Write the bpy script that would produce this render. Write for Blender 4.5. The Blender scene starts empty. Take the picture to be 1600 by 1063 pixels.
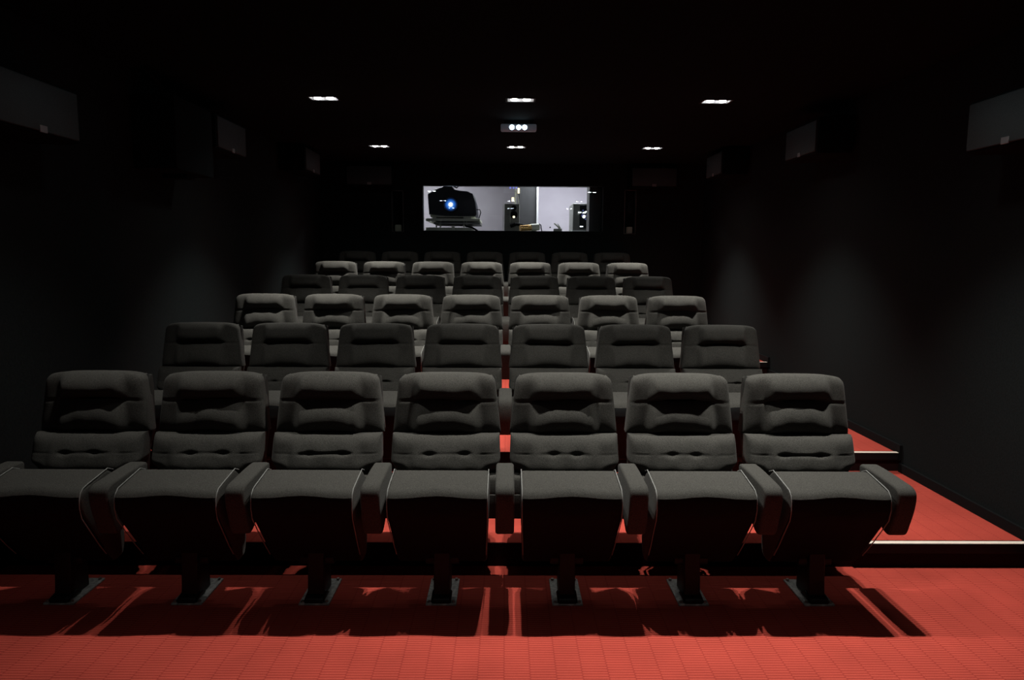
import bpy, bmesh, math, random
from mathutils import Vector, Matrix
R = math.radians
S = bpy.context.scene
C = S.collection

# ------------------------------------------------------------------ camera
cam = bpy.data.cameras.new('camera'); cam.sensor_width = 36.0
cam.lens = 1100.0 * 36.0 / 1600.0; cam.clip_start = 0.05
co = bpy.data.objects.new('camera', cam); C.objects.link(co); S.camera = co
E, PITCH, YAW, ROLL = 1.596, 0.1203, 0.0091, -0.0061
co.matrix_world = (Matrix.Translation((0, 0, E)) @ Matrix.Rotation(-YAW, 4, 'Z') @
                   Matrix.Rotation(math.pi / 2 - PITCH, 4, 'X') @ Matrix.Rotation(-ROLL, 4, 'Z'))
# ------------------------------------------------------------------ world, exposure
w = bpy.data.worlds.new('world'); S.world = w; w.use_nodes = True
w.node_tree.nodes['Background'].inputs[0].default_value = (0.8, 0.9, 1, 1)
w.node_tree.nodes['Background'].inputs[1].default_value = 0.0
S.view_settings.view_transform = 'Standard'; S.view_settings.look = 'None'
S.view_settings.gamma = 1; S.view_settings.use_curve_mapping = False
S.view_settings.exposure = 0.0
S.cycles.max_bounces = 8; S.cycles.use_denoising = True

# ------------------------------------------------------------------ dimensions (metres)
P = 0.58            # seat pitch
H = 2.828           # ceiling height
XL, XR, YB = -2.56, 2.735, 9.9
DY, DZ = 1.245, 0.125   # row spacing, riser height
NOSE = 3.475        # front of the first tread
ROW0 = 3.18         # pedestal of the front row
LAMP_X = (-1.462, 0.11, 1.682)
LAMP_Y = (3.40, 5.83, 8.32, 0.85)   # the last row is a dim, unseen fill added above the camera
# watts of each downlight: rows front to back, added fill row last; left to right
LAMP_W = ((98, 268, 300), (325, 320, 320), (300, 340, 370), (24, 26, 26))
ROOM_SPOT = 140


def spot(x, y, z, watt, size, radius, blend=1.0):
    l = bpy.data.lights.new('downlight_beam', 'SPOT'); l.energy = watt; l.spot_size = R(size)
    l.spot_blend = blend; l.shadow_soft_size = radius; l.color = (1.0, 0.96, 0.88)
    o = bpy.data.objects.new('downlight_beam', l); o.location = (x, y, z); C.objects.link(o)
    return o


def area(x, y, z, sx, sy, watt, col):
    l = bpy.data.lights.new('booth_light', 'AREA'); l.shape = 'RECTANGLE'; l.size = sx; l.size_y = sy
    l.energy = watt; l.color = col
    o = bpy.data.objects.new('booth_light', l); o.location = (x, y, z); C.objects.link(o)
    return o


for j, ly in enumerate(LAMP_Y):
    for i, lx in enumerate(LAMP_X):
        for s in (-1, 1):
            spot(lx + s * 0.05, ly, H - 0.023, LAMP_W[j][i] / 2, 91, 0.016)              # main beam
            spot(lx + s * 0.05, ly, H - 0.023, LAMP_W[j][i] / 2 * 0.06, ROOM_SPOT, 0.016)  # spill of the same bulb
# ------------------------------------------------------------------ materials


def mat(name, col, rough=0.8, metal=0.0, emit=None, estr=0.0, spec=0.5):
    m = bpy.data.materials.new(name); m.use_nodes = True
    b = m.node_tree.nodes['Principled BSDF']
    b.inputs['Base Color'].default_value = (*col, 1); b.inputs['Roughness'].default_value = rough
    b.inputs['Metallic'].default_value = metal; b.inputs['Specular IOR Level'].default_value = spec
    if emit:
        b.inputs['Emission Color'].default_value = (*emit, 1); b.inputs['Emission Strength'].default_value = estr
    return m


def noisy(name, c1, c2, scale, rough=0.95, bump=0.0, spec=0.2, detail=2.0, metal=0.0, sheen=0.0):
    m = mat(name, c1, rough, metal, spec=spec); nt = m.node_tree; b = nt.nodes['Principled BSDF']
    tc = nt.nodes.new('ShaderNodeTexCoord'); n = nt.nodes.new('ShaderNodeTexNoise')
    n.inputs['Scale'].default_value = scale; n.inputs['Detail'].default_value = detail
    nt.links.new(tc.outputs['Object'], n.inputs['Vector'])
    r = nt.nodes.new('ShaderNodeValToRGB')
    r.color_ramp.elements[0].position = 0.35; r.color_ramp.elements[1].position = 0.65
    r.color_ramp.elements[0].color = (*c1, 1); r.color_ramp.elements[1].color = (*c2, 1)
    nt.links.new(n.outputs['Fac'], r.inputs['Fac']); nt.links.new(r.outputs['Color'], b.inputs['Base Color'])
    if bump:
        bp = nt.nodes.new('ShaderNodeBump'); bp.inputs['Strength'].default_value = bump
        bp.inputs['Distance'].default_value = 0.002
        nt.links.new(n.outputs['Fac'], bp.inputs['Height']); nt.links.new(bp.outputs['Normal'], b.inputs['Normal'])
    if sheen:
        b.inputs['Sheen Weight'].default_value = sheen
    return m


def carpet():
    m = mat('red_ribbed_carpet', (0.45, 0.06, 0.045), 0.95, spec=0.1); nt = m.node_tree; N = nt.nodes; L = nt.links
    b = N['Principled BSDF']
    tc = N.new('ShaderNodeTexCoord'); sp = N.new('ShaderNodeSeparateXYZ'); L.new(tc.outputs['Object'], sp.inputs[0])

    def mt(op, a, b2=None, c=None):
        n = N.new('ShaderNodeMath'); n.operation = op
        for i, v in enumerate((a, b2, c)):
            if v is None: continue
            if isinstance(v, (int, float)): n.inputs[i].default_value = v
            else: L.new(v, n.inputs[i])
        return n.outputs[0]
    xs = mt('DIVIDE', sp.outputs['X'], 0.1005)
    strip = mt('FLOOR', xs)
    fx = mt('FRACT', xs)
    off = mt('MULTIPLY', strip, 0.37)
    yy = mt('ADD', mt('DIVIDE', sp.outputs['Y'], 0.0168), off)
    fy = mt('FRACT', yy)
    tri = mt('ABSOLUTE', mt('SUBTRACT', fy, 0.5))          # 0..0.5
    groove = mt('SMOOTH_MIN', mt('MULTIPLY', tri, 5.0), 1.0, 0.25)   # 0 in the groove
    seam = mt('MINIMUM', mt('MULTIPLY', mt('MINIMUM', fx, mt('SUBTRACT', 1.0, fx)), 22.0), 1.0)
    g = mt('MULTIPLY', groove, mt('ADD', mt('MULTIPLY', seam, 0.45), 0.55))
    nz = N.new('ShaderNodeTexNoise'); nz.inputs['Scale'].default_value = 260; nz.inputs['Detail'].default_value = 2
    L.new(tc.outputs['Object'], nz.inputs['Vector'])
    nb = N.new('ShaderNodeTexNoise'); nb.inputs['Scale'].default_value = 3.5; nb.inputs['Detail'].default_value = 4
    L.new(tc.outputs['Object'], nb.inputs['Vector'])
    k = mt('MULTIPLY', mt('ADD', mt('MULTIPLY', nz.outputs['Fac'], 0.5), 0.75), mt('ADD', mt('MULTIPLY', nb.outputs['Fac'], 0.5), 0.75))
    mx = N.new('ShaderNodeMix'); mx.data_type = 'RGBA'
    mx.inputs['A'].default_value = (0.215, 0.021, 0.017, 1); mx.inputs['B'].default_value = (0.43, 0.064, 0.045, 1)
    L.new(g, mx.inputs['Factor'])
    vm = N.new('ShaderNodeVectorMath'); vm.operation = 'SCALE'
    L.new(mx.outputs['Result'], vm.inputs[0]); L.new(k, vm.inputs['Scale'])
    L.new(vm.outputs[0], b.inputs['Base Color'])
    bp = N.new('ShaderNodeBump'); bp.inputs['Strength'].default_value = 0.25; bp.inputs['Distance'].default_value = 0.002
    L.new(g, bp.inputs['Height']); L.new(bp.outputs['Normal'], b.inputs['Normal'])
    return m


FAB = noisy('charcoal_wool', (0.026, 0.0257, 0.0235), (0.058, 0.057, 0.052), 300, 0.95, 0.5, 0.15, 3, sheen=0.03)
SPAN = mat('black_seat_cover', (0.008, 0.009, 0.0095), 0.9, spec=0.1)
UNDER = noisy('charcoal_underside', (0.020, 0.020, 0.019), (0.028, 0.028, 0.026), 300, 0.95, 0.2, 0.15)
PIPE = mat('grey_piping', (0.17, 0.175, 0.17), 0.7)
BLK = mat('black_plastic', (0.005, 0.0055, 0.006), 0.8, spec=0.1)
CABM = mat('matte_black_laminate', (0.004, 0.0065, 0.007), 0.95, spec=0.05)
BLKM = mat('black_metal', (0.005, 0.0065, 0.007), 0.5, spec=0.25)
STEEL = noisy('worn_steel', (0.24, 0.25, 0.25), (0.48, 0.50, 0.49), 60, 0.5, metal=0.1, spec=0.5)
BOLT = mat('bolt_steel', (0.35, 0.35, 0.34), 0.35, 0.7)
WALL = noisy('black_wall_cloth', (0.0085, 0.0108, 0.0112), (0.0112, 0.0142, 0.0148), 90, 1.0, 0.2, 0.05)
CEIL = mat('black_ceiling_paint', (0.0055, 0.0085, 0.0095), 1.0, spec=0.05)
CARPET = carpet()
RISER_SHADE = noisy('shaded_red_riser_carpet', (0.012, 0.004, 0.004), (0.016, 0.005, 0.005), 200, 0.95, spec=0.1)  # same red carpet as the treads, with the risers' shade painted in
NOSEB = mat('black_rubber_nosing', (0.006, 0.006, 0.007), 0.6, spec=0.2)
NOSEM = mat('pale_metal_insert', (0.82, 0.72, 0.62), 0.45, 0.0)
ALU = mat('lamp_reflector', (0.16, 0.16, 0.155), 0.5, 0.0)
BULB = mat('lamp_glass', (1, 1, 1), 0.4, emit=(0.97, 0.97, 1.0), estr=40)
LEDM = mat('emergency_led', (1, 1, 1), 0.4, emit=(0.70, 0.90, 1.0), estr=7)
DIFF = mat('emergency_diffuser', (0.25, 0.30, 0.34), 0.5, emit=(0.5, 0.6, 0.75), estr=0.035)
SPK = noisy('speaker_cloth', (0.031, 0.042, 0.044), (0.039, 0.053, 0.056), 200, 0.95, 0.1, 0.1)
BADGE = mat('brushed_badge', (0.13, 0.13, 0.135), 0.5, 0.0)
DARKM = mat('dark_port_metal', (0.05, 0.05, 0.05), 0.5, 0.0)
BOOTHW = noisy('lilac_grey_plaster', (0.44, 0.41, 0.46), (0.48, 0.45, 0.50), 4, 0.9, spec=0.1)
BGREY = mat('grey_machine_paint', (0.16, 0.165, 0.15), 0.5)
BPALE = mat('pale_grey_metal', (0.45, 0.46, 0.38), 0.5, 0.0)
PROJB = mat('projector_black', (0.018, 0.020, 0.028), 0.35)
WHITEM = mat('white_edge_paint', (0.8, 0.8, 0.82), 0.5)
BRASS = mat('brass', (0.72, 0.45, 0.16), 0.25, 0.9)
LENSW = mat('projector_light', (1, 1, 1), 0.3, emit=(0.75, 0.9, 1.0), estr=12)
LENSB = mat('lens_blue_glass', (0.01, 0.02, 0.06), 0.15, emit=(0.05, 0.20, 1.0), estr=1.0)
_nt = LENSB.node_tree; _tc = _nt.nodes.new('ShaderNodeTexCoord'); _mp = _nt.nodes.new('ShaderNodeMapping')
_mp.inputs['Location'].default_value = (.02 / .1, 0.0595 / .1, -.195 / .1); _mp.inputs['Scale'].default_value = (10, 10, 10)
_gr = _nt.nodes.new('ShaderNodeTexGradient'); _gr.gradient_type = 'SPHERICAL'; _cr = _nt.nodes.new('ShaderNodeValToRGB')
_nt.links.new(_tc.outputs['Object'], _mp.inputs[0]); _nt.links.new(_mp.outputs[0], _gr.inputs[0]); _nt.links.new(_gr.outputs[0], _cr.inputs[0])
_cr.color_ramp.elements[0].position = 0.12; _cr.color_ramp.elements[0].color = (0.001, 0.004, 0.02, 1)
_cr.color_ramp.elements[1].position = 0.78; _cr.color_ramp.elements[1].color = (0.75, 0.95, 1.0, 1)
_e = _cr.color_ramp.elements.new(0.52); _e.color = (0.03, 0.20, 0.85, 1)
_nt.links.new(_cr.outputs[0], _nt.nodes['Principled BSDF'].inputs['Emission Color'])
WLED = mat('white_led', (1, 1, 1), 0.3, emit=(0.85, 0.95, 1.0), estr=5)
WARMLED = mat('warm_lamp', (1, 1, 1), 0.3, emit=(1.0, 0.85, 0.55), estr=2.0)
BLUELED = mat('blue_led', (0.1, 0.1, 0.4), 0.3, emit=(0.25, 0.28, 0.9), estr=1.0)
SLATE = mat('slate_grey_paint', (0.045, 0.045, 0.048), 0.7)
DOORB = mat('dark_booth_panel', (0.022, 0.022, 0.022), 0.7)
PAPER = mat('white_paper', (0.75, 0.78, 0.78), 0.8)


def glass(name, refl):
    m = bpy.data.materials.new(name); m.use_nodes = True; nt = m.node_tree; N = nt.nodes; N.clear()
    o = N.new('ShaderNodeOutputMaterial'); mx = N.new('ShaderNodeMixShader')
    t = N.new('ShaderNodeBsdfTransparent'); g = N.new('ShaderNodeBsdfGlossy')
    g.inputs['Roughness'].default_value = 0.0; g.inputs['Color'].default_value = (0.9, 0.9, 1, 1)
    t.inputs['Color'].default_value = (0.93, 0.95, 0.94, 1)
    mx.inputs[0].default_value = refl
    nt.links.new(t.outputs[0], mx.inputs[1]); nt.links.new(g.outputs[0], mx.inputs[2]); nt.links.new(mx.outputs[0], o.inputs[0])
    return m


PANE = glass('booth_window_glass', 0.07)

# ------------------------------------------------------------------ mesh helpers


def add_box(bm, x0, x1, y0, y1, z0, z1, bev=0.0, seg=2):
    vs = [bm.verts.new((x, y, z)) for x in (x0, x1) for y in (y0, y1) for z in (z0, z1)]
    fs = [(0, 1, 3, 2), (4, 6, 7, 5), (0, 4, 5, 1), (2, 3, 7, 6), (0, 2, 6, 4), (1, 5, 7, 3)]
    F = [bm.faces.new([vs[i] for i in f]) for f in fs]
    if bev:
        es = list({e for f in F for e in f.edges})
        bmesh.ops.bevel(bm, geom=es, offset=bev, segments=seg, profile=0.5, affect='EDGES')


def add_cyl(bm, p0, p1, r0, r1=None, n=20):
    p0, p1 = Vector(p0), Vector(p1); r1 = r0 if r1 is None else r1
    d = (p1 - p0); a = d.normalized(); up = Vector((0, 0, 1)) if abs(a.z) < 0.9 else Vector((1, 0, 0))
    u = a.cross(up).normalized(); v = a.cross(u)
    r = []
    for p, rr in ((p0, r0), (p1, r1)):
        r.append([bm.verts.new(p + (u * math.cos(t) + v * math.sin(t)) * rr) for t in [2 * math.pi * i / n for i in range(n)]])
    for i in range(n):
        bm.faces.new((r[0][i], r[0][(i + 1) % n], r[1][(i + 1) % n], r[1][i]))
    bm.faces.new(r[0][::-1]); bm.faces.new(r[1])


def add_tube(bm, pts, rad, n=8):
    pts = [Vector(p) for p in pts]; rings = []; prev = None
    for i, p in enumerate(pts):
        d = (pts[min(i + 1, len(pts) - 1)] - pts[max(i - 1, 0)]).normalized()
        up = prev if prev else (Vector((1, 0, 0)) if abs(d.x) < 0.9 else Vector((0, 0, 1)))
        u = (up - d * up.dot(d)).normalized(); v = d.cross(u); prev = u
        rings.append([bm.verts.new(p + (u * math.cos(t) + v * math.sin(t)) * rad) for t in [2 * math.pi * k / n for k in range(n)]])
    for a, b in zip(rings, rings[1:]):
        for k in range(n):
            bm.faces.new((a[k], a[(k + 1) % n], b[(k + 1) % n], b[k]))
    bm.faces.new(rings[0][::-1]); bm.faces.new(rings[-1])


def round_poly(pts, seg=5):
    """pts: (a, b, radius) -> list of (a, b) with rounded corners"""
    out = []; n = len(pts)
    for i in range(n):
        p = Vector(pts[i][:2]); r = pts[i][2]; a = Vector(pts[i - 1][:2]); b = Vector(pts[(i + 1) % n][:2])
        if r <= 0: out.append(tuple(p)); continue
        da = (a - p).normalized(); db = (b - p).normalized()
        ra = min(r, (a - p).length * .49); rb = min(r, (b - p).length * .49)
        q0 = p + da * ra; q1 = p + db * rb
        for k in range(seg + 1):
            t = k / seg
            out.append(tuple(q0 * (1 - t) ** 2 + p * 2 * t * (1 - t) + q1 * t * t))
    return out


def loft(bm, prof, stations):
    """closed (y,z) profile swept along x; stations: (x, inset, width-scale fn or None)"""
    n = len(prof); pv = [Vector(p) for p in prof]
    area2 = sum(pv[i].x * pv[(i + 1) % n].y - pv[(i + 1) % n].x * pv[i].y for i in range(n))
    sg = 1 if area2 > 0 else -1
    nrm = []
    for i in range(n):
        t = (pv[(i + 1) % n] - pv[i - 1]).normalized(); nrm.append(Vector((-t.y, t.x)) * sg)
    rings = []
    for x, ins, wf in stations:
        ring = []
        for i in range(n):
            q = pv[i] + nrm[i] * ins
            xx = x * (wf(q.y) if wf else 1.0)
            ring.append(bm.verts.new((xx, q.x, q.y)))
        rings.append(ring)
    for a, b in zip(rings, rings[1:]):
        for i in range(n):
            bm.faces.new((a[i], a[(i + 1) % n], b[(i + 1) % n], b[i]))
    bm.faces.new(rings[0]); bm.faces.new(rings[-1][::-1])


def rnd_stations(hw, r, wf=None, mid=(), k=5):
    st = []
    for i in range(k + 1):
        t = i / k * math.pi / 2
        st.append((-hw + r * (1 - math.sin(t)), 0, None) if False else (-hw + r * (1 - math.cos(t)), r * (1 - math.sin(t)), wf))
    st = st + [(m, 0, wf) for m in mid]
    for i in range(k, -1, -1):
        t = i / k * math.pi / 2
        st.append((hw - r * (1 - math.cos(t)), r * (1 - math.sin(t)), wf))
    return st


def finish(name, bm, m, smooth=True, angle=40):
    bmesh.ops.remove_doubles(bm, verts=bm.verts, dist=1e-5)
    bmesh.ops.recalc_face_normals(bm, faces=bm.faces)
    me = bpy.data.meshes.new(name); bm.to_mesh(me); bm.free()
    me.materials.append(m)
    if smooth:
        me.polygons.foreach_set('use_smooth', [True] * len(me.polygons))
        me.set_sharp_from_angle(angle=R(angle))
    return me


def obj(name, bm, m, parent=None, smooth=True, angle=40, label=None):
    me = bm if isinstance(bm, bpy.types.Mesh) else finish(name, bm, m, smooth, angle)
    o = bpy.data.objects.new(name, me); C.objects.link(o)
    if parent: o.parent = parent
    if label: o['label'] = label
    return o


def tag(o, label, cat, group=None):
    o['label'] = label; o['category'] = cat
    if group: o['group'] = group
    return o


def thing(name, label, cat, loc=(0, 0, 0), rz=0.0, group=None):
    o = bpy.data.objects.new(name, None); C.objects.link(o); o.location = loc; o.rotation_euler = (0, 0, rz)
    o.empty_display_size = 0.1
    return tag(o, label, cat, group)


def struct(name, bm, m, parent=None, smooth=False):
    o = obj(name, bm, m, parent, smooth)
    if not parent: o['kind'] = 'structure'
    return o


def boxes(*bs):
    bm = bmesh.new()
    for b in bs: add_box(bm, *b)
    return bm


def dup(root, loc, rz, label, group=None, swap=None, skip=()):
    r = root.copy(); C.objects.link(r); r.location = loc; r.rotation_euler = (0, 0, rz); r['label'] = label
    if group: r['group'] = group
    for ch in list(root.children):
        if ch.name.split('.')[0] in skip: continue
        c = ch.copy(); C.objects.link(c); c.parent = r
        if swap and ch.name.split('.')[0] in swap: c.data = swap[ch.name.split('.')[0]]
        for g in ch.children:
            d = g.copy(); C.objects.link(d); d.parent = c
    return r


# ------------------------------------------------------------------ the room
bm = bmesh.new()
add_box(bm, XL - .1, XR + .1, -2.5, NOSE + .005, -0.1, 0)
obj_floor = struct('floor', bm, CARPET)
bm = bmesh.new()
for k in range(1, 6):
    y0 = NOSE + (k - 1) * DY; y1 = NOSE + k * DY if k < 5 else YB + 0.1
    add_box(bm, XL - .1, XR + .1, y0, y1 + .001, -0.1, DZ * k)
treads = struct('floor', bm, CARPET)
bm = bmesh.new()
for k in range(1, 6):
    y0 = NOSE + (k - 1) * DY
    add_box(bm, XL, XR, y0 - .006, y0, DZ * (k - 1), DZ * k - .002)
struct('trim_riser_shade', bm, RISER_SHADE)  # thin facing whose dark colour stands for shade on the risers
for k in range(1, 6):
    y0 = NOSE + (k - 1) * DY; z = DZ * k
    t = struct('trim_%d' % k, boxes((1.80, XR - .022, y0 - .022, y0 + .03, z - .045, z + .006, .004, 2)), NOSEB)
    obj('metal_insert', boxes((1.80, XR - .022, y0 - .020, y0 + .012, z + .0055, z + .0085, .001, 1)), NOSEM, t, label='pale metal strip along the step edge')
struct('wall_right', boxes((XR, XR + .1, -2.5, YB + .1, 0, H)), WALL)
struct('wall_left', boxes((XL - .1, XL, -2.5, YB + .1, 0, H)), WALL)
# back wall with window and two port openings
WX0, WX1, WZ0, WZ1 = -1.160, 1.346, 1.922, 2.546
PL = (-1.585, -1.422, 1.905, 2.47); PR = (1.637, 1.80, 1.895, 2.50)
bm = bmesh.new()
xs = [XL, PL[0], PL[1], WX0, WX1, PR[0], PR[1], XR]
holes = {1: (PL[2], PL[3]), 3: (WZ0, WZ1), 5: (PR[2], PR[3])}
for i in range(7):
    if i in holes:
        add_box(bm, xs[i], xs[i + 1], YB, YB + .12, 0, holes[i][0]); add_box(bm, xs[i], xs[i + 1], YB, YB + .12, holes[i][1], H)
    else:
        add_box(bm, xs[i], xs[i + 1], YB, YB + .12, 0, H)
struct('wall_back', bm, WALL)
struct('wall_front', boxes((XL - .1, XR + .1, -2.6, -2.5, 0, H)), WALL)
# baseboards follow the treads
for side, xa, xb in (('right', XR - .02, XR + .001), ('left', XL - .001, XL + .02)):
    bm = bmesh.new(); add_box(bm, xa, xb, -2.5, NOSE - .022, 0, .06)
    for k in range(1, 6):
        y0 = NOSE + (k - 1) * DY; y1 = NOSE + k * DY - .022 if k < 5 else YB
        add_box(bm, xa, xb, y0 - .022, y1, DZ * k - .045, DZ * k + .06)
    struct('baseboard_' + side, bm, BLK)
# ceiling with recesses for the lamps
HX, HY = 0.108, 0.060
gx = sorted([XL - .1, XR + .1] + [x + s * HX for x in LAMP_X for s in (-1, 1)])
gy = sorted([-2.5, YB + .1] + [y + s * HY for y in LAMP_Y for s in (-1, 1)])
bm = bmesh.new()
for i in range(len(gx) - 1):
    for j in range(len(gy) - 1):
        if i % 2 == 1 and j % 2 == 1: continue
        add_box(bm, gx[i], gx[i + 1], gy[j], gy[j + 1], H, H + .09)
struct('ceiling', bm, CEIL)

# ------------------------------------------------------------------ downlights


def make_lamp():
    t = thing('recessed_downlight', '', 'ceiling light', (0, 0, H), 0, 'recessed twin downlights in the ceiling')
    a, b, d, th = HX - .001, HY - .001, .055, .004
    obj('housing', boxes((-a, a, -b, -b + th, 0, d), (-a, a, b - th, b, 0, d), (-a, -a + th, -b, b, 0, d), (a - th, a, -b, b, 0, d), (-a, a, -b, b, d, d + th)), ALU, t, smooth=False)
    o = .012
    obj('rim', boxes((-HX - o, HX + o, -HY - o, -HY, -.002, -.0002), (-HX - o, HX + o, HY, HY + o, -.002, -.0002),
                     (-HX - o, -HX, -HY, HY, -.002, -.0002), (HX, HX + o, -HY, HY, -.002, -.0002)), BLKM, t, smooth=False)
    for s in (-1, 1):
        bm = bmesh.new()
        bmesh.ops.create_uvsphere(bm, u_segments=20, v_segments=10, radius=.029)
        bmesh.ops.scale(bm, verts=bm.verts, vec=(1, 1, .35)); bmesh.ops.translate(bm, verts=bm.verts, vec=(s * .05, 0, .004))
        obj('bulb', bm, BULB, t)
    return t


lamp0 = make_lamp()
rown = ('above the front row, beyond the top of the view', 'of the nearer visible row', 'of the farther row nearest the projection window', 'of the unseen fill row added above the photographer')
coln = ('left', 'middle', 'right')
first = True
for j, ly in enumerate(LAMP_Y):
    for i, lx in enumerate(LAMP_X):
        lab = 'lit twin downlight, %s one %s' % (coln[i], rown[j])
        if first: lamp0.location = (lx, ly, H); lamp0['label'] = lab; first = False
        else: dup(lamp0, (lx, ly, H), 0, lab)

# emergency light
t = thing('emergency_light', 'grey emergency light box with three glowing bluish LEDs under the ceiling', 'emergency light', (0.11, 6.70, H))
obj('mount', boxes((-.135, .135, -.03, .04, -.035, 0, .004, 2)), BLK, t)
obj('diffuser', boxes((-.165, .165, -.04, .05, -.095, -.034, .012, 3)), DIFF, t)
for x in (-.062, 0, .055):
    bm = bmesh.new(); add_cyl(bm, (x, -.0395, -.066), (x, -.047, -.066), .023, .018)
    obj('led', bm, LEDM, t)

# ------------------------------------------------------------------ cinema seats
SEG = lambda t, a, b: max(0.0, min(1.0, (t - a) / (b - a)))
sm = lambda t: t * t * (3 - 2 * t)


def back_y(z):      # recline of the back: front plane of the padding base
    return 0.165 + (z - 0.53) * 0.265 + max(0, z - .9) * .15


def head_y(z):
    return 0.262 + (z - .716) * .10


def cushion(seed, z0, z1, w0, w1, vc, T, head):
    rnd = random.Random(seed); nu, nv = 56, 46
    ph = [rnd.uniform(0, 6.28) for _ in range(8)]; cx = [rnd.uniform(-.35, -.2), rnd.uniform(.2, .38)]
    wr = [(rnd.choice((-1, 1)) * rnd.uniform(.25, .5), rnd.uniform(.02, .035)) for _ in range(2)]
    amp = rnd.uniform(.85, 1.12); low = rnd.uniform(.85, 1.15); lined = rnd.choice((.003, .004, .010))
    bm = bmesh.new(); G = {}; B = {}
    for i in range(nu + 1):
        a = i / nu * 2 - 1; u = math.copysign(1 - (1 - abs(a)) ** 1.35, a)
        for j in range(nv + 1):
            b = j / nv * 2 - 1; v = (math.copysign(1 - (1 - abs(b)) ** 1.25, b) + 1) / 2
            au = abs(u)
            edge_u = max(0.0, 1 - au ** 9) ** .42
            vcu = vc + .018 * math.cos(u * 3.0) * (1 if head else .3) + .008 * math.sin(3 * u + ph[0])
            eu = sm(SEG(au, .12, .55))
            if v < vcu: s = (v / vcu) ** (.84 - .20 * eu)
            else: s = ((v - vcu) / (1 - vcu)) ** (.74 + .14 * eu)
            arc = max(0.0, 1 - abs(2 * s - 1) ** 2.0) ** (.85 if s < .5 else .62)
            lowk = ((low * .25 + .82) * (1 - .22 * u * u) if v < vcu else amp)
            if head:
                Dc = .016 + T * arc * lowk
            else:
                # shallow crease with two button dimples, deep only near them
                line = math.exp(-((v - vcu) / .035) ** 2) * sm(SEG(.52 - au, 0, .1))
                dim = sum(math.exp(-((u - c) / .075) ** 2 - ((v - vcu) / .055) ** 2) for c in cx)
                full = max(0.0, 1 - abs(2 * v - 1) ** 4) ** .5
                Dc = .008 + T * full * (1.04 - .22 * sm(v) - .10 * math.exp(-(u / .45) ** 2) * v) - lined * line - .015 * dim * min(1, full)
            full = max(0.0, 1 - abs(2 * v - 1) ** 4.5) ** .5
            seam = math.exp(-((v - vcu) / .016) ** 2)
            Dw = .008 + T * (.66 if head else 1.0) * full * (1 - .14 * math.sin(v * 3.1)) - (.006 if head else .003) * seam
            if not head: Dw *= 1 - .16 * v - .75 * sm(SEG(au, .62, .98)) * sm(SEG(1 - v, .66, .98))
            k = sm(SEG(au, .50, .70))
            D = Dc * (1 - k) + Dw * k
            D -= .0035 * math.exp(-((au - .66) / .015) ** 2) * full            # vertical seams
            for wx, ww in wr:
                D -= .003 * math.exp(-((u - wx - .04 * math.sin(v * 6)) / ww) ** 2) * (1 if v < vcu else .2) * (abs(math.sin(u * 60)) if head else .4)
            D += .0022 * math.sin(5 * u + ph[1]) * math.sin(4 * v + ph[2]) + .0012 * math.sin(13 * u + ph[3]) * math.sin(9 * v + ph[4])
            D = .006 + (D - .006) * edge_u if D > .006 else D
            z = z0 + v * (z1 - z0)
            w_ = w0 + (w1 - w0) * v
            if head: w_ -= .020 * SEG(v, .84, 1) ** 3; z -= .012 * au ** 6 * SEG(v, .5, 1) - .004 * math.cos(u * 1.5) * SEG(v, .6, 1)
            else: w_ -= .035 * SEG(1 - v, .62, 1) ** 1.6; z += .010 * au ** 5 * SEG(1 - v, .5, 1)
            if head: z -= .0  # straight lower hem
            y = head_y(z) if head else back_y(z)
            # rounding of the rim depth: the top of the head roll wraps over
            G[i, j] = bm.verts.new((u * w_, y - D, z))
            if i in (0, nu) or j in (0, nv):
                B[i, j] = bm.verts.new((u * w_ * .985, y + .055, z - (.006 if j == nv else 0)))
    for i in range(nu):
        for j in range(nv):
            bm.faces.new((G[i, j], G[i + 1, j], G[i + 1, j + 1], G[i, j + 1]))
    loop = [(i, 0) for i in range(nu)] + [(nu, j) for j in range(nv)] + [(i, nv) for i in range(nu, 0, -1)] + [(0, j) for j in range(nv, 0, -1)]
    n = len(loop)
    for q in range(n):
        a, b = loop[q], loop[(q + 1) % n]
        bm.faces.new((G[b], G[a], B[a], B[b]))
    bm.faces.new([B[q] for q in loop])
    return finish('cushion', bm, FAB, True, 75)


HEADS = [cushion(100 + s, .716, 1.008, .269, .237, .56, .062, True) for s in range(8)]
LUMBS = [cushion(200 + s, .535, .722, .270, .263, .55, .070, False) for s in range(8)]


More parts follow.
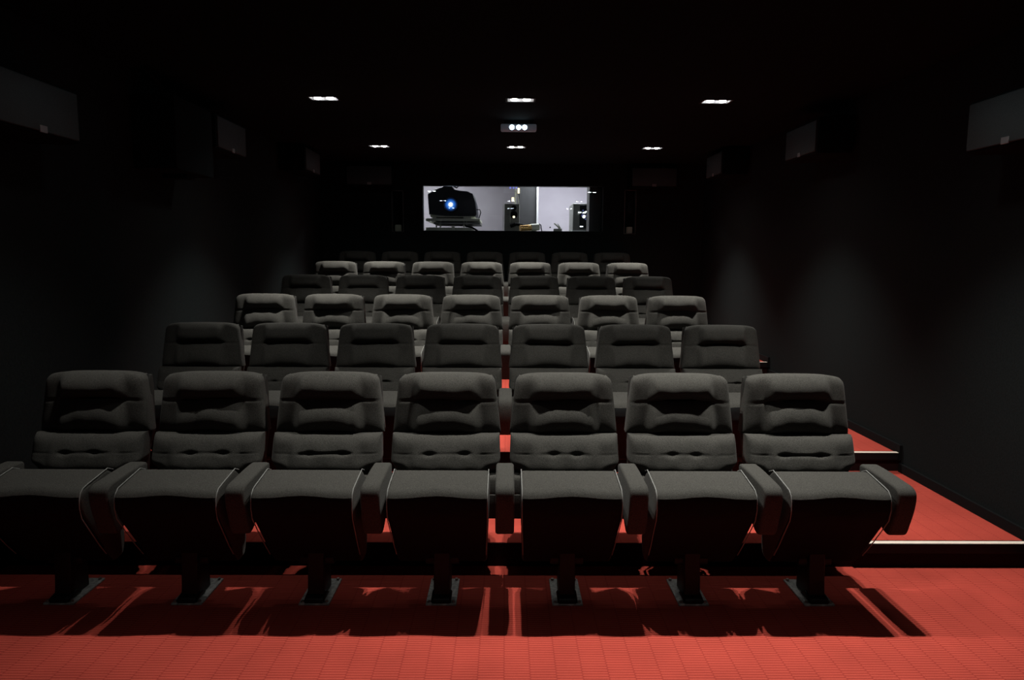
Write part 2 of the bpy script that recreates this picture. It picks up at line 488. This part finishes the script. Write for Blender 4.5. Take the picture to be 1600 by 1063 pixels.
def make_seat():
    t = thing('cinema_seat', '', 'cinema seat')
    obj('headrest', HEADS[0], None, t)
    obj('lumbar_cushion', LUMBS[0], None, t)
    # rear shell following the recline
    sy = lambda z: back_y(z) + .015 + (head_y(max(z, .716)) - back_y(.716)) * sm(SEG(z, .62, .74)) - (back_y(max(z, .716)) - back_y(.716)) * 1.0 if z > .716 else back_y(z) + .015 + (head_y(.716) - back_y(.716)) * sm(SEG(z, .60, .716))
    pr = [(sy(z) + .015, z) for z in (.50, .60, .65, .70, .75, .88, .955)] + [(sy(.99) + .025, .99), (sy(.99) + .055, .985)] + \
         [(sy(z) + .068, z) for z in (.93, .85, .75, .70, .65, .60, .50)]
    bm = bmesh.new(); loft(bm, pr, rnd_stations(.262, .012, lambda z: 1 - .075 * SEG(z, .5, 1.0)))
    obj('back_shell', bm, UNDER, t, angle=50)
    # lower back panel with a seam, spanning to the neighbours
    bm = bmesh.new()
    loft(bm, round_poly([(.082, .457, .006), (.098, .537, .02), (.165, .540, .01), (.180, .457, .004)], 3), rnd_stations(.2875, .006))
    loft(bm, round_poly([(.074, .335, .01), (.079, .4555, .006), (.180, .4555, .004), (.195, .335, .01)], 3), rnd_stations(.2875, .006))
    obj('back_panel', bm, FAB, t)
    # tipped up seat
    prof = round_poly([(-.262, .475, .04), (-.272, .583, .05), (-.045, .618, .025), (.045, .55, .06), (.085, .22, .03), (.06, .165, .02), (-.015, .158, .03), (-.07, .22, .05)], 6)
    wf = lambda z: .95 + .05 * sm(SEG(z, .16, .50))
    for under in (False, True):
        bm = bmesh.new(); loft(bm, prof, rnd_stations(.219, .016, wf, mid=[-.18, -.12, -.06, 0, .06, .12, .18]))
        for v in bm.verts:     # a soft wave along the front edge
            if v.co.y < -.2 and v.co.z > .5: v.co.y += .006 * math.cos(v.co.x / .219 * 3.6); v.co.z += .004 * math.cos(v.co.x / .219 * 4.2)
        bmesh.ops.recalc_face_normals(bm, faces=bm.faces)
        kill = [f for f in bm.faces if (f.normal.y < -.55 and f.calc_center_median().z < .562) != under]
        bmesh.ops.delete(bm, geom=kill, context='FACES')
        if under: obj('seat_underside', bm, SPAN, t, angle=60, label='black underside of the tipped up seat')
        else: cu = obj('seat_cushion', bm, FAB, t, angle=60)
    for s in (-1, 1):
        pts = [(.0, .60), (-.045, .6185), (-.12, .607), (-.20, .595), (-.235, .588), (-.256, .572), (-.267, .548), (-.270, .51), (-.258, .46), (-.20, .38), (-.13, .285), (-.08, .225)]
        bm = bmesh.new(); add_tube(bm, [(s * .2155 * wf(z), y - .0002, z) for y, z in pts], .0023)
        obj('piping', bm, PIPE, cu, label='pale grey piping')
    # armrest on the viewer's right
    arm = round_poly([(-.262, .520, .06), (-.262, .603, .055), (-.02, .616, .1), (.092, .613, .025), (.070, .44, .02), (-.07, .425, .04), (-.155, .372, .02), (-.205, .366, .035)], 6)
    bm = bmesh.new(); loft(bm, arm, rnd_stations(.0415, .012))
    for v in bm.verts: v.co.x += P / 2
    obj('armrest', bm, FAB, t, angle=55)
    # pedestal
    bm = bmesh.new()
    loft(bm, round_poly([(-.100, .012, .012), (-.088, .06, .03), (-.072, .26, .01), (.055, .26, .01), (.055, .012, .0)], 4), rnd_stations(.037, .006))
    loft(bm, round_poly([(-.128, .009, .006), (-.122, .034, .018), (-.05, .046, .01), (-.02, .009, 0)], 4), rnd_stations(.046, .012))
    add_box(bm, -.078, .078, -.055, .04, .165, .200, .006, 2)
    pe = obj('pedestal', bm, BLKM, t)
    bm = bmesh.new(); add_cyl(bm, (-.09, .10, .27), (.09, .10, .27), .028)
    add_box(bm, -.10, .10, .095, .20, .27, .38, .012, 2); add_box(bm, -.05, .05, .03, .12, .2, .30, .01, 2)
    obj('tip_up_mechanism', bm, BLKM, t)
    pl = obj('base_plate', boxes((-.070, .070, -.128, .128, 0, .010, .003, 2)), STEEL, t)
    for sx in (-1, 1):
        for sy in (-1, 1):
            bm = bmesh.new(); add_cyl(bm, (sx * .055, sy * .112, .009), (sx * .055, sy * .112, .019), .008, .007, 6)
            obj('bolt', bm, BOLT, pl)
    return t


seat0 = make_seat()
row_words = ['front row', 'second row', 'third row', 'fourth row', 'fifth row', 'rearmost row']
row_state = ['dark grey fabric tip-up cinema seat', 'dimly lit charcoal tip-up cinema seat', 'charcoal cinema seat with a lit headrest',
             'dim charcoal cinema seat', 'distant cinema seat with a lit headrest', 'barely visible unlit cinema seat']
col_words = ['leftmost', 'second from the left', 'third from the left', 'just left of the middle gap',
             'just right of the middle gap', 'second from the right', 'rightmost']
front = ['dimly lit dark grey cinema seat, leftmost in the front row and cut by the frame',
         'dark grey tip-up cinema seat, second from the left in the front row',
         'grey tip-up cinema seat, third from the left in the front row',
         'grey tip-up cinema seat just left of the middle armrest in the front row',
         'grey tip-up cinema seat just right of the middle armrest in the front row',
         'grey tip-up cinema seat, second from the right in the front row',
         'brightest grey cinema seat, rightmost in the front row, with two armrests beside the aisle']
left_arm_mesh = None
rr = random.Random(5)
for r in range(6):
    for k in range(7):
        x = (k - 3) * P - P / 2; loc = (x, ROW0 + DY * r, DZ * r)
        lab = front[k] if r == 0 else '%s, %s, %s' % (row_state[r], row_words[r], col_words[k])
        if r == 5 and k == 6: lab = 'barely visible unlit cinema seat, rearmost row, rightmost'
        grp = 'cinema seats in the ' + row_words[r]
        if r == 0 and k == 0:
            s = seat0; s.location = loc; s['label'] = lab; s['group'] = grp
        else:
            n = (k * 3 + r * 5) % 8
            s = dup(seat0, loc, 0, lab, grp, swap={'headrest': HEADS[n], 'lumbar_cushion': LUMBS[(n + 3 * r) % 8]})
# the extra armrest at the left end of every row
arm_src = [c for c in seat0.children if c.name.startswith('armrest')][0]
for s in [o for o in C.objects if o.get('category') == 'cinema seat']:
    if abs(s.location.x - (-3.5 * P)) < .01:
        a = arm_src.copy(); C.objects.link(a); a.parent = s; a.location = (-P, 0, 0)

# ------------------------------------------------------------------ wall speakers


def make_speaker():
    # local: back against a wall plane at x = 0, cabinet extends to -x; y along the wall
    t = thing('wall_speaker', '', 'speaker')
    prof = [(-.02, 0), (-.02, .29), (-.17, .29), (-.30, .262), (-.30, .0), (-.24, -.005)]
    bm = bmesh.new()
    y0, y1 = -.31, .31
    a = [bm.verts.new((x, y0, z)) for x, z in prof]; b = [bm.verts.new((x, y1, z)) for x, z in prof]
    n = len(prof)
    for i in range(n): bm.faces.new((a[i], a[(i + 1) % n], b[(i + 1) % n], b[i]))
    bm.faces.new(a[::-1]); bm.faces.new(b)
    bmesh.ops.bevel(bm, geom=list(bm.edges), offset=.008, segments=2, affect='EDGES', profile=.5)
    obj('cabinet', bm, CABM, t)
    obj('grille', boxes((-.314, -.296, -.296, .296, .012, .250, .006, 2)), SPK, t)
    g = t.children[1]
    obj('badge', boxes((-.318, -.313, -.028, .028, .006, .040, .002, 1)), BADGE, g, label='pale metal badge')
    obj('bracket', boxes((-.03, 0, -.07, .07, .06, .22)), BLKM, t)
    return t


spk0 = make_speaker()
spots = [(XR, 3.49, 2.14, 0, 'large grey speaker on the right wall, nearest and brightest'),
         (XR, 5.95, 2.41, 0, 'dark speaker with small badge on the right wall, middle one'),
         (XR, 8.40, 2.52, 0, 'dark speaker on the right wall, farthest one near the back corner'),
         (XL + .0, 3.53, 2.165, math.pi, 'large dim grey speaker on the left wall, nearest to the viewer'),
         (XL + .0, 5.95, 2.41, math.pi, 'dark speaker on the left wall behind the black box, with lit lower edge'),
         (XL + .0, 8.40, 2.53, math.pi, 'dark speaker on the left wall, farthest one near the back corner'),
         (-1.83, YB, 2.51, -math.pi / 2 + math.pi, 'dark speaker on the back wall, left of the projection window'),
         (1.98, YB, 2.51, -math.pi / 2 + math.pi, 'dark speaker on the back wall, right of the projection window')]
for i, (x, y, z, rz, lab) in enumerate(spots):
    if i == 0: spk0.location = (x, y, z); spk0['label'] = lab; spk0['group'] = 'surround speakers on the walls'
    else: dup(spk0, (x, y, z), rz, lab, 'surround speakers on the walls')

# black device hanging on the left wall in front of the second speaker
t = thing('equipment_box', 'black ventilation box hanging high on the left wall before the second speaker', 'equipment box', (XL, 5.27, 2.17))
obj('casing', boxes((.0, .30, -.31, .31, 0, .50, .012, 2)), CEIL, t)
obj('hood', boxes((.06, .24, -.04, .10, -.035, .01, .006, 2)), CEIL, t)
bm = bmesh.new(); add_tube(bm, [(.20, -.25, .49), (.22, -.34, .56), (.16, -.42, .64)], .012)
obj('bracket', bm, CABM, t)

# ------------------------------------------------------------------ projection window and ports
t = struct('window_1', boxes((WX0, WX1, YB + .05, YB + .056, WZ0, WZ1)), PANE)
th = .012
obj('window_frame', boxes((WX0, WX1, YB - .004, YB + .12, WZ0, WZ0 + .006), (WX0, WX1, YB - .004, YB + .12, WZ1 - .006, WZ1),
                          (WX0, WX0 + .006, YB - .004, YB + .12, WZ0, WZ1), (WX1 - .006, WX1, YB - .004, YB + .12, WZ0, WZ1)), BLKM, t, smooth=False)
for n, q in ((2, PL), (3, PR)):
    t = struct('window_%d' % n, boxes((q[0], q[1], YB + .02, YB + .026, q[2], q[3])), PANE)
    a, b, c, d = q
    obj('window_frame', boxes((a, a + .008, YB - .012, YB + .1, c, d), (b - .008, b, YB - .012, YB + .1, c, d), (a, b, YB - .012, YB + .1, c, c + .008), (a, b, YB - .012, YB + .1, d - .008, d)), DARKM, t, smooth=False)
    obj('shutter', boxes((a, b, YB + .105, YB + .118, c, d)), BLK, t, smooth=False)
    obj('port_hood', boxes(((a + b) / 2 - .045, (a + b) / 2 + .045, YB + .03, YB + .09, c + .01, c + .10, .01, 2)), BPALE, t, label='pale glass block')

# ------------------------------------------------------------------ projection booth behind the glass
BF = 1.0     # booth floor
struct('floor', boxes((XL, XR, YB + .12, 13.0, BF - .1, BF)), SLATE)
struct('wall_booth_back', boxes((XL, XR, 12.6, 12.7, BF, 3.3)), BOOTHW)
struct('wall_booth_left', boxes((XL - .1, XL, YB + .12, 12.7, BF, 3.3)), BOOTHW)
struct('wall_booth_right', boxes((XR, XR + .1, YB + .12, 12.7, BF, 3.3)), BOOTHW)
struct('ceiling', boxes((XL - .1, XR + .1, YB + .12, 12.7, 3.3, 3.4)), BOOTHW)
struct('wall_booth_front', boxes((XL, XR, YB + .0, YB + .12, H + .0, 3.4)), DOORB)
area(-1.30, 11.35, 3.25, .9, .25, 52, (.95, .97, 1.0))
area(0.95, 11.2, 3.25, .9, .25, 80, (.92, .94, 1.0))
struct('wall_booth_partition', boxes((1.165, 1.45, YB + .13, YB + .45, BF, 3.3)), DOORB)
# pillar with a white edge
struct('wall_booth_pillar', boxes((.213, .486, 11.5, 12.6, BF, 3.3)), SLATE)
struct('trim_6', boxes((.487, .515, 11.48, 12.6, BF, 3.3)), WHITEM)
# film projector in front of the pillar
t = thing('film_projector', 'grey film projector with a glowing gate in front of the booth pillar', 'film projector', (.085, 10.85, BF))
obj('column', boxes((-.09, .09, -.05, .35, 0, .98, .01, 2)), BGREY, t)
obj('casing', boxes((-.115, .115, -.05, .40, .96, 1.365, .012, 2)), BGREY, t)
obj('side_rod', boxes((-.135, -.128, -.08, -.07, .95, 1.38), (-.03, -.022, -.08, -.07, 1.08, 1.30)), BPALE, t)
bm = bmesh.new(); add_cyl(bm, (.03, -.05, 1.20), (.03, -.09, 1.20), .055); add_cyl(bm, (.03, -.05, 1.30), (.03, -.07, 1.30), .04)
obj('gate', bm, BLK, t)
bm = bmesh.new(); add_cyl(bm, (.03, -.09, 1.165), (.03, -.10, 1.165), .018)
obj('lamp', bm, WARMLED, t)
bm = bmesh.new(); add_cyl(bm, (.05, .0, 1.36), (.05, .0, 1.62), .012); add_tube(bm, [(.06, -.02, 1.56), (.09, -.04, 1.45), (.10, -.05, 1.36)], .008)
obj('reel_arm', bm, BPALE, t)
obj('warm_indicator', boxes((.085, .115, -.03, -.02, 1.52, 1.60), (-.005, .03, -.03, -.02, 1.40, 1.46)), WARMLED, t)
obj('blue_indicator', boxes((-.04, -.01, -.03, -.02, 1.59, 1.62), (.01, .035, -.03, -.02, 1.59, 1.62), (.06, .08, -.03, -.02, 1.59, 1.62)), BLUELED, t)
bm = bmesh.new(); add_cyl(bm, (-.02, -.08, 1.03), (.06, -.10, 1.06), .03); add_cyl(bm, (.06, -.10, 1.06), (.16, -.12, 1.04), .022)
obj('crank', bm, BLK, t)
# digital projector on its stand
t = thing('digital_projector', 'large black digital projector shining a blue-white lens through the window', 'projector', (-.80, 10.6, 2.132))
prof = [(-.345, .055), (-.365, .34), (-.345, .372), (-.265, .385), (-.25, .425), (-.165, .432), (-.14, .468), (-.01, .472), (.025, .435), (.03, .405), (.215, .398), (.225, .380), (.305, .365), (.345, .235), (.360, .06), (.34, .03), (-.1, .035)]
bm = bmesh.new()
a = [bm.verts.new((x, 0, z)) for x, z in prof]; b = [bm.verts.new((x * .98, 1.0, z)) for x, z in prof]
for i in range(len(prof)): bm.faces.new((a[i], a[(i + 1) % len(prof)], b[(i + 1) % len(prof)], b[i]))
bm.faces.new(a[::-1]); bm.faces.new(b)
bmesh.ops.bevel(bm, geom=[e for e in bm.edges if all(v.co.y == 0 for v in e.verts)], offset=.012, segments=3, affect='EDGES', profile=.5)
obj('body', bm, PROJB, t)
obj('chassis', boxes((-.33, .33, .03, .95, .018, .055), (-.30, -.24, .02, .1, -.0, .03), (.16, .28, .02, .1, 0, .03)), BPALE, t)
bm = bmesh.new(); add_cyl(bm, (-.02, .02, .195), (-.02, -.06, .195), .118, .108, 32)
ln = obj('lens_barrel', bm, PROJB, t)
bm = bmesh.new(); add_cyl(bm, (-.02, -.058, .195), (-.02, -.0615, .195), .100, .100, 32)
obj('lens_glass', bm, LENSB, ln, label='blue lit lens glass')
bm = bmesh.new(); add_cyl(bm, (-.02, -.06, .195), (-.02, -.066, .195), .026, .022, 24)
obj('light_beam_spot', bm, LENSW, ln, label='blue-white lens light')
bm = bmesh.new(); add_tube(bm, [(-.06, .1, .47), (0, .12, .485), (.06, .1, .45), (.09, .1, .49)], .01); add_box(bm, -.11, -.03, .0, .2, .468, .478)
obj('top_handle', bm, PROJB, t)
bm = bmesh.new(); add_tube(bm, [(.35, .2, .14), (.40, .2, .14), (.415, .2, .10), (.40, .2, .05), (.385, .2, .004)], .007)
obj('cable', bm, BLK, t)
t = thing('projector_stand', 'pale steel stand under the black digital projector', 'stand', (-.79, 10.9, BF))
obj('top_rail', boxes((-.40, .40, -.33, .60, 1.088, 1.128, .004, 1)), BPALE, t)
obj('slide_rail', boxes((-.29, .40, -.30, .55, 1.045, 1.070)), BGREY, t)
for x in (-.25, -.19, .16, .20):
    bm = bmesh.new(); add_cyl(bm, (x, -.27, 1.0), (x, -.27, 1.09), .012, None, 10)
    obj('levelling_foot', bm, BPALE, t)
obj('lower_frame', boxes((-.40, .28, -.34, .55, .90, .995, .006, 1), (-.02, .03, -.36, -.33, .92, 1.01, .004, 1)), BPALE, t)
bm = bmesh.new(); add_tube(bm, [(.18, -.34, 1.02), (.28, -.35, 1.0), (.36, -.35, .95), (.38, -.35, .90)], .013)
obj('hose', bm, BLK, t)
for x in (-.36, .24):
    for y in (-.30, .50):
        obj('leg', boxes((x - .02, x + .02, y - .02, y + .02, 0, .92)), BPALE, t, smooth=False)
# worktop under the window with small things
tag(obj('workbench', boxes((-.15, 1.14, YB + .14, YB + .62, 1.90, 1.925), (-.1, -.06, YB + .2, YB + .24, BF, 1.9), (1.1, 1.14, YB + .5, YB + .54, BF, 1.9), (-.1, -.06, YB + .5, YB + .54, BF, 1.9)), BGREY, smooth=False),
    'grey workbench just below the projection window', 'workbench')
t = thing('spare_lens', 'brass and steel projection lens lying below the window', 'lens', (.30, 10.22, 1.925))
bm = bmesh.new(); add_cyl(bm, (-.09, -.02, .052), (.06, .03, .064), .040, .045, 24); add_cyl(bm, (-.10, -.023, .051), (-.085, -.018, .052), .046, .046, 24)
obj('brass_barrel', bm, BRASS, t, label='shiny brass barrel')
bm = bmesh.new(); add_cyl(bm, (.055, .028, .064), (.17, .066, .074), .052, .05, 24)
obj('steel_barrel', bm, BPALE, t)
bm = bmesh.new(); add_tube(bm, [(.17, .06, .12), (.20, .06, .10), (.205, .06, .05), (.215, .06, .01)], .008)
obj('lens_strap', bm, BLK, t)
t = thing('bench_clamp', 'small dark metal clamp with raised handle on the bench', 'clamp', (.745, 10.3, 1.925))
obj('base', boxes((-.06, .06, -.03, .03, 0, .052, .006, 1)), BGREY, t)
bm = bmesh.new(); add_cyl(bm, (-.05, 0, .13), (.03, 0, .05), .010, .012, 10); add_cyl(bm, (.0, 0, .12), (.045, 0, .05), .006, .010, 10)
obj('handle', bm, BPALE, t)
obj('cable_knob', boxes((-.12, -.10, -.01, .01, .06, .08, .006, 2)), BLK, t)
tag(obj('notepad', boxes((.93 - .0, 1.13, 10.04, 10.16, 1.925, 1.945, .002, 1)), PAPER), 'white papers lying on the bench at the right window corner', 'papers')
t = thing('equipment_rack', 'dark grey equipment rack with white and blue indicator lights', 'rack', (1.11, 10.8, BF))
obj('cabinet', boxes((-.105, .20, 0, .6, 0, 1.375, .008, 1)), BGREY, t)
obj('control_panel', boxes((.0, .13, -.012, 0, 1.0, 1.35, .003, 1)), BLKM, t)
bm = bmesh.new(); add_cyl(bm, (.065, -.012, 1.178), (.065, -.022, 1.178), .022, None, 20)
obj('round_indicator', bm, WLED, t)
for x, z in ((.0, 1.24), (.03, 1.03), (.065, 1.235), (.10, 1.25)):
    obj('indicator', boxes((x - .022, x + .022, -.02, -.011, z - .007, z + .007)), WLED, t, smooth=False)
for x, z in ((.03, 1.19), (.10, 1.19), (.045, 1.21), (.09, 1.14), (.05, 1.27), (.12, 1.10)):
    obj('blue_indicator', boxes((x - .005, x + .005, -.02, -.011, z - .005, z + .005)), BLUELED, t, smooth=False)
